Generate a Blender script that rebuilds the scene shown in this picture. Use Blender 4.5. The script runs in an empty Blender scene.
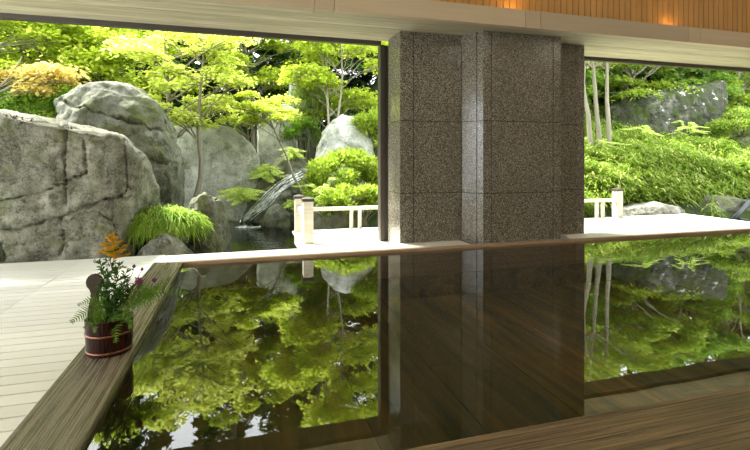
import bpy, bmesh, math, random
import numpy as np
from mathutils import Vector, noise
random.seed(7)
PI = math.pi
SC = bpy.context.scene
COL = SC.collection

# ---------------------------------------------------------------- camera
F_PX = 463.0
HOR = 158.0
TH = math.atan(135 / F_PX)
S_, C_ = math.sin(TH), math.cos(TH)
cam_d = bpy.data.cameras.new('camera')
cam = bpy.data.objects.new('camera', cam_d)
COL.objects.link(cam)
cam.location = (0, 0, 1.0)
cam.rotation_euler = (PI / 2, 0, -TH)
cam_d.sensor_width = 36
cam_d.lens = F_PX / 750 * 36
cam_d.shift_y = -(225 - HOR) / 750
cam_d.clip_start = 0.02
cam_d.clip_end = 300
SC.camera = cam

# ---------------------------------------------------------------- world, sun, exposure
w = bpy.data.worlds.new('sky'); SC.world = w
w.use_nodes = True
wn = w.node_tree; wn.nodes.clear()
wo = wn.nodes.new('ShaderNodeOutputWorld')
wb = wn.nodes.new('ShaderNodeBackground')
wb.inputs[0].default_value = (0.93, 0.98, 1.0, 1)
wb.inputs[1].default_value = 2.2
wn.links.new(wb.outputs[0], wo.inputs[0])
sd = bpy.data.lights.new('sun', 'SUN'); sd.energy = 9.0; sd.angle = math.radians(16); sd.color = (1, 0.96, 0.86)
so = bpy.data.objects.new('sun', sd); COL.objects.link(so)
so.rotation_euler = (math.radians(-28), math.radians(-24), 0)
so.location = (0, 0, 20)
SC.view_settings.view_transform = 'Standard'
SC.view_settings.look = 'None'
SC.view_settings.gamma = 1
SC.view_settings.exposure = 1.35
SC.view_settings.use_curve_mapping = False


# ---------------------------------------------------------------- helpers
def ray(x):
    u = (x - 375) / F_PX
    return S_ + u * C_, C_ - u * S_

def wp(x, y, Y):
    """photo position to a world point on the vertical plane at distance Y"""
    rx, ry = ray(x)
    t = Y / ry
    return Vector((t * rx, Y, 1 + (HOR - y) / F_PX * t))

def pxof(p):
    f = p[0] * S_ + p[1] * C_
    r = p[0] * C_ - p[1] * S_
    return 375 + F_PX * r / f, HOR - F_PX * (p[2] - 1) / f

def tag(o, label=None, cat=None, group=None, kind=None):
    if label: o['label'] = label
    if cat: o['category'] = cat
    if group: o['group'] = group
    if kind: o['kind'] = kind
    return o

def link(name, me, parent=None):
    o = bpy.data.objects.new(name, me); COL.objects.link(o)
    if parent:
        o.parent = parent
        o.location = -parent.location
    return o

def empty(name, loc, label, cat, group=None):
    o = bpy.data.objects.new(name, None); COL.objects.link(o)
    o.location = loc; o.empty_display_size = 0.1
    return tag(o, label, cat, group)

class MB:
    def __init__(s): s.v = []; s.f = []
    def add(s, vs, fs):
        b = len(s.v); s.v += [tuple(v) for v in vs]; s.f += [tuple(b + i for i in f) for f in fs]
    def box(s, x0, x1, y0, y1, z0, z1):
        s.add([(x0,y0,z0),(x1,y0,z0),(x1,y1,z0),(x0,y1,z0),(x0,y0,z1),(x1,y0,z1),(x1,y1,z1),(x0,y1,z1)],
              [(0,3,2,1),(4,5,6,7),(0,1,5,4),(1,2,6,5),(2,3,7,6),(3,0,4,7)])
    def prism(s, pts, z0, z1):
        n = len(pts)
        s.add([(p[0],p[1],z0) for p in pts] + [(p[0],p[1],z1) for p in pts],
              [tuple(range(n-1,-1,-1)), tuple(range(n,2*n))] + [(i,(i+1)%n,n+(i+1)%n,n+i) for i in range(n)])
    def tube(s, pts, rads, n=8, cap=True):
        pts = [Vector(p) for p in pts]; m = len(pts)
        if not hasattr(rads, '__len__'): rads = [rads]*m
        vs = []; up = Vector((0.13,0.21,1)).normalized(); prev = None
        for i, p in enumerate(pts):
            d = (pts[min(i+1,m-1)] - pts[max(i-1,0)]).normalized()
            a = prev if prev is not None else (up.cross(d) if abs(up.dot(d)) < .95 else Vector((1,0,0)).cross(d))
            a = (a - d*a.dot(d)).normalized(); prev = a; b = d.cross(a)
            for k in range(n):
                an = 2*PI*k/n
                vs.append(p + (a*math.cos(an) + b*math.sin(an))*rads[i])
        fs = [(i*n+k, i*n+(k+1)%n, (i+1)*n+(k+1)%n, (i+1)*n+k) for i in range(m-1) for k in range(n)]
        if cap: fs += [tuple(range(n-1,-1,-1)), tuple((m-1)*n+k for k in range(n))]
        s.add(vs, fs)
    def lathe(s, prof, cx, cy, cz, n=32):
        vs = []; m = len(prof)
        for r, z in prof:
            for k in range(n): vs.append((cx+r*math.cos(2*PI*k/n), cy+r*math.sin(2*PI*k/n), cz+z))
        s.add(vs, [(i*n+k, i*n+(k+1)%n, (i+1)*n+(k+1)%n, (i+1)*n+k) for i in range(m-1) for k in range(n)])
    def build(s, name, m, parent=None, smooth=False, bevel=0):
        me = bpy.data.meshes.new(name); me.from_pydata(s.v, [], s.f)
        me.materials.append(m)
        if smooth: me.shade_smooth()
        me.update()
        o = link(name, me, parent)
        if bevel:
            b = o.modifiers.new('b', 'BEVEL'); b.width = bevel; b.segments = 2; b.limit_method = 'ANGLE'
        return o

# ---------------------------------------------------------------- materials
class NT:
    def __init__(s, name):
        s.m = bpy.data.materials.new(name); s.m.use_nodes = True
        s.t = s.m.node_tree; s.t.nodes.clear()
        s.out = s.n('ShaderNodeOutputMaterial')
        s._co = None
    def n(s, typ, **kw):
        nd = s.t.nodes.new(typ)
        for k, v in kw.items():
            if k.startswith('i_'):
                nd.inputs[k[2:].replace('_', ' ')].default_value = v
            else: setattr(nd, k, v)
        return nd
    def l(s, a, b): s.t.links.new(a, b)
    def co(s, scale=(1,1,1), rot=(0,0,0)):
        if s._co is None: s._co = s.n('ShaderNodeTexCoord').outputs['Object']
        mp = s.n('ShaderNodeMapping'); s.l(s._co, mp.inputs[0])
        mp.inputs['Scale'].default_value = scale; mp.inputs['Rotation'].default_value = rot
        return mp.outputs[0]
    def noise(s, scale, vec=None, detail=5, rough=.55, dist=0):
        n = s.n('ShaderNodeTexNoise', i_Scale=scale, i_Detail=detail, i_Roughness=rough, i_Distortion=dist)
        s.l(vec if vec else s.co(), n.inputs['Vector'])
        return n.outputs['Fac']
    def ramp(s, fac, stops):
        r = s.n('ShaderNodeValToRGB'); s.l(fac, r.inputs[0])
        e = r.color_ramp.elements
        while len(e) < len(stops): e.new(.5)
        for k, (p, c) in enumerate(stops):
            e[k].position = p; e[k].color = (c if hasattr(c,'__len__') else (c,c,c)) + (1,) if not hasattr(c,'__len__') or len(c)==3 else c
        return r.outputs[0]
    def mix(s, fac, a, b, typ='MIX'):
        m = s.n('ShaderNodeMix', data_type='RGBA', blend_type=typ)
        for sock, v in ((m.inputs[0], fac), (m.inputs[6], a), (m.inputs[7], b)):
            if isinstance(v, (int, float)): sock.default_value = v
            elif isinstance(v, tuple): sock.default_value = v + (1,)
            else: s.l(v, sock)
        return m.outputs[2]
    def bsdf(s, col, rough=.6, bump=None, bs=.3, bd=.01, spec=.5, metal=0, coat=0):
        b = s.n('ShaderNodeBsdfPrincipled')
        for nm, v in (('Base Color', col), ('Roughness', rough), ('Metallic', metal), ('Specular IOR Level', spec), ('Coat Weight', coat)):
            if isinstance(v, (int, float)): b.inputs[nm].default_value = v
            elif isinstance(v, tuple): b.inputs[nm].default_value = v + (1,)
            else: s.l(v, b.inputs[nm])
        if bump is not None:
            bp = s.n('ShaderNodeBump', i_Strength=bs, i_Distance=bd); s.l(bump, bp.inputs['Height'])
            s.l(bp.outputs[0], b.inputs['Normal'])
        s.l(b.outputs[0], s.out.inputs[0])
        return s.m

def simple(name, col, rough=.5, metal=0, spec=.5):
    t = NT(name); return t.bsdf(col, rough, metal=metal, spec=spec)

def wood(name, c1, c2, axis='x', rough=(.4,.7), scale=3.0, bs=.4, dark=None, streak=30, grain=.05, sharp=.2, spec=.5):
    t = NT(name)
    g_ = grain
    st = {'x': (g_,1,1), 'y': (1,g_,1), 'z': (1,1,g_)}[axis]
    v = t.co(tuple(a*scale for a in st))
    f1 = t.noise(streak/3, v, 6, .6, .3)
    f2 = t.noise(1.3, t.co(tuple(a*scale*.7 for a in st)), 3)
    f3 = t.noise(streak*1.2, v, 3, .6)
    col = t.ramp(f1, [(.5-sharp, c1), (.5+sharp, c2)])
    col = t.mix(t.ramp(f2, [(.35, 0.0), (.7, 1.0)]), col, t.mix(.45, col, dark or tuple(a*.45 for a in c1)))
    ri = t.n('ShaderNodeNewGeometry').outputs['Random Per Island']
    col = t.mix(t.ramp(ri, [(0, 0.0), (1, .35)]), col, tuple(a*.6 for a in c1))
    r = t.ramp(f1, [(.3, rough[0]), (.7, rough[1])])
    bump = t.mix(.5, f1, f3)
    return t.bsdf(col, r, bump, bs, .006, spec=spec)

def leafmat(name, c1, c2, trans=.5, c3=None):
    t = NT(name)
    ri = t.n('ShaderNodeNewGeometry').outputs['Random Per Island']
    col = t.ramp(ri, [(0, c1), (.6, c2), (1, c3 or c2)])
    big = t.noise(.9, None, 2)
    col = t.mix(t.ramp(big, [(.35, 0.0), (.65, .6)]), col, t.mix(.5, col, c1))
    d = t.n('ShaderNodeBsdfPrincipled', i_Roughness=.55); t.l(col, d.inputs['Base Color'])
    d.inputs['Specular IOR Level'].default_value = .12
    tr = t.n('ShaderNodeBsdfTranslucent'); t.l(col, tr.inputs[0])
    mx = t.n('ShaderNodeMixShader'); mx.inputs[0].default_value = trans
    t.l(d.outputs[0], mx.inputs[1]); t.l(tr.outputs[0], mx.inputs[2]); t.l(mx.outputs[0], t.out.inputs[0])
    return t.m

def rockmat(name, base, light, dark, moss=None, mossamt=.0, scale=1.0, white=None):
    t = NT(name)
    f1 = t.noise(2.2*scale, None, 8, .62, .3)
    f2 = t.noise(9*scale, None, 8, .7)
    f3 = t.noise(40*scale, None, 4, .7)
    col = t.ramp(f1, [(.32, dark), (.5, base), (.66, light)])
    col = t.mix(t.ramp(f2, [(.40, .9), (.52, 0.0)]), col, dark)
    col = t.mix(t.ramp(f3, [(.4, 0.0), (.72, .55)]), col, light)
    vst = t.noise(5*scale, t.co((1,1,.15)), 5, .6)
    col = t.mix(t.ramp(vst, [(.5, 0.0), (.68, .5)]), col, dark)
    if moss:
        fm = t.noise(3.1*scale, t.co((1,1,1.3)), 6, .65)
        col = t.mix(t.ramp(fm, [(.6-mossamt*.4, 0.0), (.72-mossamt*.3, 1.0)]), col, moss)
    if white:
        fw = t.noise(6*scale, t.co((1,1,1.1)), 4, .6)
        col = t.mix(t.ramp(fw, [(.62, 0.0), (.68, .9)]), col, white)
    bump = t.mix(.4, f2, f3)
    return t.bsdf(col, .85, bump, 1.0, .04, spec=.1)

def watermat(name, ior, tint, rough=.0, bs=.02, sc=(3,3,3), bd=.01):
    t = NT(name)
    nz = t.noise(1.0, t.co(sc), 2, .5)
    bp = t.n('ShaderNodeBump', i_Strength=bs, i_Distance=bd); t.l(nz, bp.inputs['Height'])
    fr = t.n('ShaderNodeFresnel', i_IOR=ior)
    gl = t.n('ShaderNodeBsdfGlossy', i_Roughness=rough); t.l(bp.outputs[0], gl.inputs['Normal'])
    gl.inputs['Color'].default_value = (1,1,1,1)
    tr = t.n('ShaderNodeBsdfTransparent'); tr.inputs[0].default_value = tint + (1,)
    mx = t.n('ShaderNodeMixShader'); t.l(fr.outputs[0], mx.inputs[0])
    t.l(tr.outputs[0], mx.inputs[1]); t.l(gl.outputs[0], mx.inputs[2]); t.l(mx.outputs[0], t.out.inputs[0])
    return t.m

def granite(name):
    t = NT(name)
    v = t.n('ShaderNodeTexVoronoi', i_Scale=150.0); t.l(t.co(), v.inputs['Vector'])
    sx = t.n('ShaderNodeSeparateColor'); t.l(v.outputs['Color'], sx.inputs[0])
    col = t.ramp(sx.outputs[0], [(0, (.022,.019,.013)), (.3, (.09,.08,.058)), (.7, (.175,.155,.12)), (.9, (.40,.37,.30))])
    f = t.noise(1.2, None, 3)
    col = t.mix(t.ramp(f, [(.4, 0.0), (.7, .3)]), col, (.08,.072,.052))
    return t.bsdf(col, .19, spec=.6)

M = {}
M['soffit'] = wood('soffit_wood', (.36,.31,.19), (.74,.68,.50), 'x', (.5,.7), 3.4, .5, dark=(.22,.18,.10))
M['fascia'] = wood('fascia_wood', (.50,.40,.26), (.60,.49,.34), 'x', (.5,.65), 1.5, .15, dark=(.40,.32,.21))
M['slat'] = wood('cedar_slat', (.52,.27,.06), (.62,.34,.09), 'z', (.4,.6), 2.0, .15, dark=(.5,.24,.06))
M['deck'] = wood('deck_wood', (.84,.85,.77), (.92,.93,.87), 'x', (.4,.6), 3.0, .15, dark=(.66,.66,.56))
M['rim'] = wood('wet_timber', (.03,.018,.008), (.34,.24,.12), 'x', (.3,.6), 3.0, 1.0, dark=(.05,.032,.015), streak=110, grain=.016, sharp=.12)
M['curb'] = wood('wet_curb', (.07,.055,.033), (.33,.29,.20), 'y', (.12,.45), 3.2, 1.0, dark=(.07,.05,.03), streak=95, grain=.016, sharp=.13)
M['farrim'] = wood('far_rim_wood', (.34,.22,.12), (.50,.36,.22), 'x', (.3,.5), 3.0, .3)
M['threshold'] = wood('threshold_wood', (.78,.77,.68), (.86,.85,.78), 'x', (.4,.6), 3.0, .2, dark=(.7,.68,.6))
M['rail'] = wood('rail_wood', (.66,.62,.5), (.8,.76,.64), 'x', (.5,.7), 3.0, .3)
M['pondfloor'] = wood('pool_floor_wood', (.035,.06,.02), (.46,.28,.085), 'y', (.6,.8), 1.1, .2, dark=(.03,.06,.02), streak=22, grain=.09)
M['frame'] = simple('dark_window_frame', (.055,.045,.035), .45)
M['cap'] = simple('dark_bronze_cap', (.10,.09,.075), .4, .6)
M['granite'] = granite('speckled_granite')
M['joint'] = simple('dark_joint', (.012,.012,.012), .8)
M['wall'] = simple('plaster', (.55,.50,.42), .8)
M['ceil'] = wood('ceiling_wood', (.42,.30,.18), (.5,.37,.24), 'x', (.5,.7), 2, .2)
M['under'] = simple('dark_eave', (.07,.055,.035), .8)
M['water'] = watermat('still_water', 1.65, (.86,.88,.72), .0, .05, (2.2,.9,2), .01)
M['pond'] = watermat('garden_pond_water', 1.5, (.4,.45,.33), .02, .3, (9,9,9), .02)
M['rock1'] = rockmat('rock_grey', (.20,.205,.155), (.40,.40,.33), (.055,.06,.04), (.13,.15,.06), .1, 1.1)
M['rock2'] = rockmat('rock_grey_dark', (.16,.165,.12), (.26,.26,.2), (.06,.065,.045), (.12,.14,.055), .25, .9)
M['slab'] = rockmat('rock_slab', (.50,.51,.45), (.72,.73,.66), (.27,.28,.235), (.18,.21,.10), .05, .7)
M['rockmoss'] = rockmat('mossy_rock', (.045,.05,.028), (.15,.15,.12), (.012,.014,.008), (.045,.065,.012), .3, .8, (.5,.5,.45))
M['rockpale'] = rockmat('pale_rock', (.30,.30,.26), (.5,.5,.45), (.10,.11,.08))
M['soil'] = rockmat('soil', (.035,.04,.018), (.07,.075,.035), (.018,.02,.01), (.04,.07,.014), .5)
M['bark'] = wood('pale_bark', (.20,.18,.12), (.38,.35,.26), 'z', (.8,.9), 3, .5, dark=(.16,.15,.09))
M['darkbark'] = wood('dark_bark', (.05,.04,.03), (.10,.08,.06), 'z', (.8,.9), 3, .5)
M['maple'] = leafmat('leaf_maple', (.32,.46,.03), (.60,.70,.07), .5, (.76,.78,.18))
M['maplegold'] = leafmat('leaf_maple_gold', (.46,.58,.06), (.68,.74,.16), .5, (.82,.82,.32))
M['maplered'] = leafmat('leaf_maple_rust', (.58,.46,.10), (.68,.52,.2), .45, (.6,.62,.12))
M['midleaf'] = leafmat('leaf_mid', (.12,.26,.025), (.26,.42,.05), .45, (.42,.55,.1))
M['greenleaf'] = leafmat('leaf_fresh', (.20,.34,.025), (.42,.54,.06), .45, (.6,.66,.14))
M['conifer'] = leafmat('leaf_conifer', (.025,.06,.014), (.05,.115,.025), .2, (.09,.16,.03))
M['sasa'] = leafmat('leaf_bamboo_grass', (.12,.24,.014), (.31,.45,.04), .4, (.64,.62,.25))
M['feather'] = leafmat('leaf_feathery', (.30,.42,.12), (.48,.58,.22), .5)
M['grass'] = leafmat('leaf_grass', (.18,.34,.03), (.36,.55,.06), .4, (.6,.7,.2))
M['fern'] = leafmat('leaf_fern', (.34,.50,.06), (.58,.70,.16), .45, (.7,.78,.26))
M['potfern'] = leafmat('leaf_cut_fern', (.07,.16,.015), (.14,.26,.03), .4, (.22,.36,.05))
M['darkgreen'] = leafmat('leaf_stem_plant', (.03,.09,.015), (.07,.16,.03), .35, (.14,.24,.05))
M['gold'] = leafmat('flower_gold', (.62,.33,.01), (.78,.45,.02), .35, (.6,.50,.03))
M['purple'] = leafmat('flower_purple', (.17,.035,.10), (.28,.07,.18), .3)
M['bucket'] = wood('red_brown_bucket', (.014,.004,.002), (.045,.009,.004), 'z', (.22,.35), 5, .2, dark=(.01,.002,.001), spec=.25)
M['handle'] = wood('brown_handle', (.022,.012,.005), (.055,.030,.012), 'z', (.35,.5), 5, .2, dark=(.02,.01,.004), spec=.2)
M['copper'] = simple('copper_band', (.22,.10,.06), .3, .9)
M['black'] = simple('black_pipe', (.02,.025,.03), .4)
t = NT('cascade_water')
t.bsdf(t.ramp(t.noise(14, t.co((1,1,1)), 4), [(.35, (.45,.5,.46)), (.65, (.92,.94,.92))]), .15, t.noise(25), .6, .02)
M['cascade'] = t.m
def emit(name, col, st):
    t = NT(name); e = t.n('ShaderNodeEmission', i_Strength=st); e.inputs[0].default_value = col + (1,)
    t.l(e.outputs[0], t.out.inputs[0]); return t.m
M['bulb'] = emit('warm_bulb', (1,.55,.2), 30)
M['fill_lamp'] = emit('added_lamp_glow', (1,.9,.74), 66)  # glow of the ceiling lamps added to lift the interior

def struct(name, mb, m, **kw):
    return tag(mb.build(name, m, **kw), kind='structure')

# ---------------------------------------------------------------- room shell
XL, XR, YB, YW = -0.53, 9.6, -3.0, 5.75      # pool left edge, right wall, back wall, window line
YF, YN = 4.78, 1.50                          # pool far and near edges
ZC = 4.1
WT = -0.03                                   # pool water level

# inside floor (boards along X), left deck runs out to the rocks
b = MB()
y = YB
def boards(b, x0, x1, y0, y1, z, wdt=.11, gap=.012, th=.03, joints=()):
    y = y0
    xs = [x0] + [j for j in joints if x0 < j < x1] + [x1]
    while y < y1 - .01:
        for a, c in zip(xs[:-1], xs[1:]):
            b.box(a+.003, c-.003, y, min(y+wdt-gap, y1), z-th, z)
        y += wdt
boards(b, -4.9, -.8, YB, 5.62, -.08, joints=(-3.4, -1.6))
struct('floor', b, M['deck'], bevel=0)
b = MB(); b.box(-4.9, -.78, YB, 5.6, -.5, -.115); struct('floor_base', b, M['under'])
b = MB(); b.box(-.8, XR, YB, .95, -.4, -.08); struct('floor_near', b, M['deck'])

# pool
b = MB()
x = XL
while x < XR:
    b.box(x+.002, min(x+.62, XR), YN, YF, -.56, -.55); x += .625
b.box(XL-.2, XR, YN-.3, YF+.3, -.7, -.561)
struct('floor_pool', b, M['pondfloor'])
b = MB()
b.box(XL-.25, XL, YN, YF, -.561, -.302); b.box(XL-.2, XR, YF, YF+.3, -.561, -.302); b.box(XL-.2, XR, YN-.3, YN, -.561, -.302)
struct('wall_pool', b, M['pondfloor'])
me = bpy.data.meshes.new('pool_water')
me.from_pydata([(XL-.01,YN-.01,WT),(XR,YN-.01,WT),(XR,YF+.01,WT),(XL-.01,YF+.01,WT)], [], [(0,1,2,3)])
me.materials.append(M['water'])
tag(link('pool_water', me), 'still clear bath water filling the timber-rimmed indoor pool', 'water', kind='stuff')
b = MB()
b.prism([(-.80,.8), (-.53,1.5), (-.53,YF), (-.795,YF+.08)], -.3, 0)
o = b.build('pool_curb', M['curb'], bevel=.006)
tag(o, 'wet wooden curb along the left side of the pool, carrying the flower bucket', 'curb')
b = MB(); b.prism([(-.795,.85), (XR,.85), (XR,YN), (-.53,YN)], -.3, 0)
tag(b.build('pool_curb', M['rim'], bevel=.006), 'rough brown timber pool edge nearest the viewer at bottom right', 'curb')
b = MB(); b.prism([(-.53,YF), (XR,YF), (XR,YF+.055), (-.56,YF+.055)], -.3, 0)
tag(b.build('pool_curb', M['farrim'], bevel=.003), 'narrow brown timber strip edging the far side of the pool', 'curb')
b = MB()
for xa, xb in ((-.8, 1.80), (4.42, XR)):
    b.box(xa, xb, YF+.06, YF+.23, -.3, -.004); b.box(xa, xb, YF+.235, YF+.40, -.3, -.006)
b.box(1.80, 2.58, YF+.06, 5.145, -.3, -.005); b.box(3.99, 4.42, YF+.06, 5.145, -.3, -.005); b.box(2.58, 3.99, YF+.06, 4.865, -.3, -.005)
tag(b.build('threshold', M['threshold'], bevel=.003), 'pale threshold boards between the far pool edge and the garden', 'threshold')

# walls behind and beside the viewer
b = MB(); b.box(-4.9, XR, YB-.15, YB, -.4, ZC); struct('wall_back', b, M['wall'])
b = MB(); b.box(XR, XR+.15, YB, YW, -.6, ZC); struct('wall_right', b, M['wall'])
b = MB(); b.box(-5.05, -4.9, YB, YW, 2.5, ZC); b.box(-5.05, -4.9, YB, -2.6, -.4, 2.5); struct('wall_left', b, M['wall'])  # unseen wall, opened wide to let more sky light onto the deck
b = MB()
y = YB
while y < 4.9:
    b.box(-4.9, XR, y, y+.19, ZC, ZC+.05); y += .2
struct('ceiling', b, M['ceil'])
# slatted upper wall behind the ledge
b = MB(); x = -4.9
while x < XR:
    b.box(x+.005, x+.085, 4.885, 4.9, 2.6, ZC); x += .09
b.box(-4.9, XR, 4.902, 4.96, 2.6, ZC)
struct('wall_upper', b, M['slat'])
# beam fascia, with the paired joints
b = MB()
js = [-4.9]
for k in range(-2, 4):
    for d in (0, .2): js.append(3.15 + k*2.43 + d)
js = sorted(j for j in js if -4.9 <= j < XR) + [XR]
for a, c in zip(js[:-1], js[1:]):
    if c - a > .05: b.box(a+.003, c-.003, 4.62, 4.72, 2.5, 2.70)
b.box(-4.9, XR, 4.70, 4.88, 2.52, 2.69)
struct('trim_beam_fascia', b, M['fascia'])
# soffit planks
b = MB(); y = 4.725
rr = random.Random(3)
while y < 5.68:
    xs = [-4.9] + sorted(rr.uniform(-4.5, XR) for _ in range(3)) + [XR]
    for a, c in zip(xs[:-1], xs[1:]): b.box(a+.001, c-.001, y, y+.076, 2.5+rr.uniform(0,.004), 2.54)
    y += .08
struct('trim_soffit', b, M['soffit'])
# window head frames, roof over the openings, outer eave
b = MB(); b.box(-4.9, 1.74, 5.69, 5.76, 2.45, 2.56); struct('trim_head_left', b, M['frame'])
b = MB(); b.box(4.41, XR, 5.69, 5.76, 2.45, 2.56); struct('trim_head_right', b, M['frame'])
b = MB(); b.box(-5.05, XR+.15, 4.9, 5.78, 2.57, 3.1); b.box(-5.05, XR+.15, 4.96, 5.2, 3.1, ZC+.2)
struct('wall_front_upper', b, M['under'])
b = MB(); b.prism([(-5.3,5.78),(XR+.3,5.78),(XR+.3,6.9),(-5.3,6.9)], 2.95, 3.05)
struct('trim_eave', b, M['under'])
b = MB(); b.box(-5.3, XR+.3, YB-.3, 5.25, ZC+.1, ZC+.3); struct('ceiling_roof', b, M['under'])

# window post
b = MB(); b.box(1.742, 1.80, 5.72, 5.84, -.08, 2.46)
o = struct('window_1', b, M['frame'])
b = MB(); b.box(1.805, 1.855, 5.74, 5.82, -.08, 2.46); b.build('window_frame', M['frame'], o)
b = MB(); b.box(1.76, 1.78, 5.712, 5.722, 1.02, 1.17); b.build('window_handle', M['cap'], o)

# ---------------------------------------------------------------- granite pillars
J1, J2, PH = .582, 1.44, 2.5
def inset(poly, d):
    n = len(poly); out = []
    for i in range(n):
        p0, p1, p2 = Vector(poly[i-1]), Vector(poly[i]), Vector(poly[(i+1)%n])
        e1 = (p1-p0).normalized(); e2 = (p2-p1).normalized()
        n1 = Vector((-e1.y, e1.x)); n2 = Vector((-e2.y, e2.x))
        k = (n1+n2); k = k / max(.3, (1+n1.dot(n2)))
        out.append(tuple(p1 + k*d))
    return out
def pillar(poly, strips, label, z0=-.08):
    """poly: plan, anticlockwise; strips: for each face the joint positions along it (0..length)"""
    cx = sum(p[0] for p in poly)/len(poly); cy = sum(p[1] for p in poly)/len(poly)
    t = empty('granite_pillar', (cx, cy, z0), label, 'pillar', 'stone clad pillars between the openings')
    c = MB(); c.prism(inset(poly, .012), z0, PH+.03); c.build('core', M['joint'], t)
    g = MB(); n = len(poly); ins = inset(poly, .011); gp = .0045
    for i in range(n):
        a, d = Vector(poly[i]), Vector(poly[(i+1)%n]); ia, idd = Vector(ins[i]), Vector(ins[(i+1)%n])
        L = (d-a).length; e = (d-a)/L; nn = Vector((-e.y, e.x))
        cuts = [0] + list(strips.get(i, [])) + [L]
        for k, (u0, u1) in enumerate(zip(cuts[:-1], cuts[1:])):
            o0 = a + e*(u0 + (gp if k else 0)); o1 = a + e*(u1 - (gp if k < len(cuts)-2 else 0))
            i0 = ia if k == 0 else o0 + nn*.011; i1 = idd if k == len(cuts)-2 else o1 + nn*.011
            for z1, z2 in ((z0, J1-gp), (J1+gp, J2-gp), (J2+gp, PH+.0)):
                g.prism([o0, o1, i1, i0], z1, z2)
    g.build('cladding', M['granite'], t)
    return t
pillar([(1.81,5.15),(2.60,5.15),(2.60,5.60),(1.81,5.60)], {0: [.17], 3: [.30]}, 'left speckled granite pillar beside the dark window post')
pillar([(2.745,4.87),(3.82,4.87),(3.98,5.15),(3.98,5.62),(2.607,5.62),(2.607,5.135)], {0: [.11,.965], 5: [.21]}, 'wide middle granite pillar projecting forward to the pool edge')
pillar([(3.987,5.15),(4.41,5.15),(4.41,5.60),(3.987,5.60)], {0: [.29], 1:[.1]}, 'narrow right granite pillar next to the right garden opening')

# ledge uplights, then unseen ceiling lamps added to brighten the interior
for k in range(-1, 3):
    X = 3.12 + k*2.4
    t = empty('ledge_light', (X, 4.80, 2.69), 'small warm uplight hidden on the ledge under the slatted wall', 'light', 'uplights along the beam ledge')
    b = MB(); b.box(X-.05, X+.05, 4.77, 4.83, 2.69, 2.70); b.build('base', M['frame'], t)
    b = MB(); b.box(X-.04, X+.04, 4.78, 4.82, 2.70, 2.712); b.build('lamp_glass', M['bulb'], t)
for X in (-3, 0, 3, 6, 8.6):
    for Y in (-1.4, 2.6):
        t = empty('added_ceiling_lamp', (X, Y, ZC), 'round warm ceiling lamp, unseen, added to brighten the pool hall', 'light', 'unseen ceiling lamps added as fill light')
        b = MB(); b.lathe([(.0,-.03),(.12,-.03),(.13,-.02),(.13,0)], X, Y, ZC, 20); b.build('housing', M['cap'], t)
        b = MB(); b.lathe([(.0,-.034),(.1,-.034),(.1,-.031)], X, Y, ZC, 20); b.build('diffuser', M['fill_lamp'], t)

# ---------------------------------------------------------------- outdoor deck and railing
b = MB(); boards(b, .74, 8.3, 5.63, 6.92, -.08, .11, .008); boards(b, .74, 1.80, 5.19, 5.62, -.08, .11, .008); boards(b, 4.42, 8.3, 5.19, 5.62, -.08, .11, .008)
o = b.build('garden_deck', M['deck']); tag(o, 'pale timber deck outside the openings, bordered by the low railing', 'deck')
b2 = MB(); b2.box(.77, 8.27, 5.65, 6.9, -.26, -.112); b2.build('deck_beam', M['threshold'], o)

rl = empty('railing', (.8, 6.87, -.08), 'low pale wooden railing with dark-capped posts around the garden deck', 'railing')
def post(X, Y, s=.065, top=.42, name='post'):
    b = MB(); b.box(X-s, X+s, Y-s, Y+s, -.08, top); p = b.build(name, M['rail'], rl, bevel=.006)
    b = MB(); b.box(X-s-.012, X+s+.012, Y-s-.012, Y+s+.012, top, top+.035)
    b.add([(X-s-.012,Y-s-.012,top+.035),(X+s+.012,Y-s-.012,top+.035),(X+s+.012,Y+s+.012,top+.035),(X-s-.012,Y+s+.012,top+.035),(X,Y,top+.06)],
          [(0,1,4),(1,2,4),(2,3,4),(3,0,4)])
    c = bpy.data.meshes.new('cap'); c.from_pydata(b.v, [], b.f); c.materials.append(M['cap'])
    co = bpy.data.objects.new('cap', c); COL.objects.link(co); co.parent = p; tag(co, 'dark metal post cap')
post(.83, 5.90, .062, .45); post(.83, 6.82, .062, .41); post(6.6, 6.86, .065, .40)
b = MB(); b.box(.80, .86, 5.95, 6.78, .24, .30); b.build('rail', M['rail'], rl, bevel=.004)
b = MB(); b.box(.88, 6.54, 6.80, 6.87, .215, .265); b.build('rail', M['rail'], rl, bevel=.004)
b = MB(); b.box(.80, .86, 6.34, 6.40, -.08, .24); b.build('baluster', M['rail'], rl)
X = 1.62
while X < 6.4:
    for d in (0, .13):
        b = MB(); b.box(X+d-.022, X+d+.022, 6.81, 6.855, -.08, .215); b.build('baluster', M['rail'], rl)
    X += .9

# ---------------------------------------------------------------- terrain and pond
def sst(a, b_, x):
    u = min(1, max(0, (x-a)/(b_-a))); return u*u*(3-2*u)
def ground(X, Y):
    zr = -.3 + .74*min(1.2, max(0, Y-7.0)) + .36*max(0, min(11.6, Y)-8.2) + .62*max(0, min(15.5, Y)-11.6)
    zl = -.42 + .45*max(0, Y-10.9) + .5*max(0, min(Y, 10.9)-7.2)*sst(-1.2, -2.2, X)
    zl = min(zl, 2.2 + (Y-15)*.05) if zl > 2.2 else zl
    k = sst(1.6, 4.5, X - .12*(Y-7))
    z = zl*(1-k) + zr*k
    d = math.hypot((X+.15)/1.7, (Y-7.9)/2.9)
    pz = sst(.8, 1.1, d)
    if Y < 7.0 and X > -.6: z = min(z, -.5)
    z = -.65*(1-pz) + z*pz
    z += .10*noise.noise(Vector((X*.9, Y*.9, 0)))*sst(7, 9, Y)
    return z
vs = []; fs = []; NX, NY = 140, 80
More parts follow.
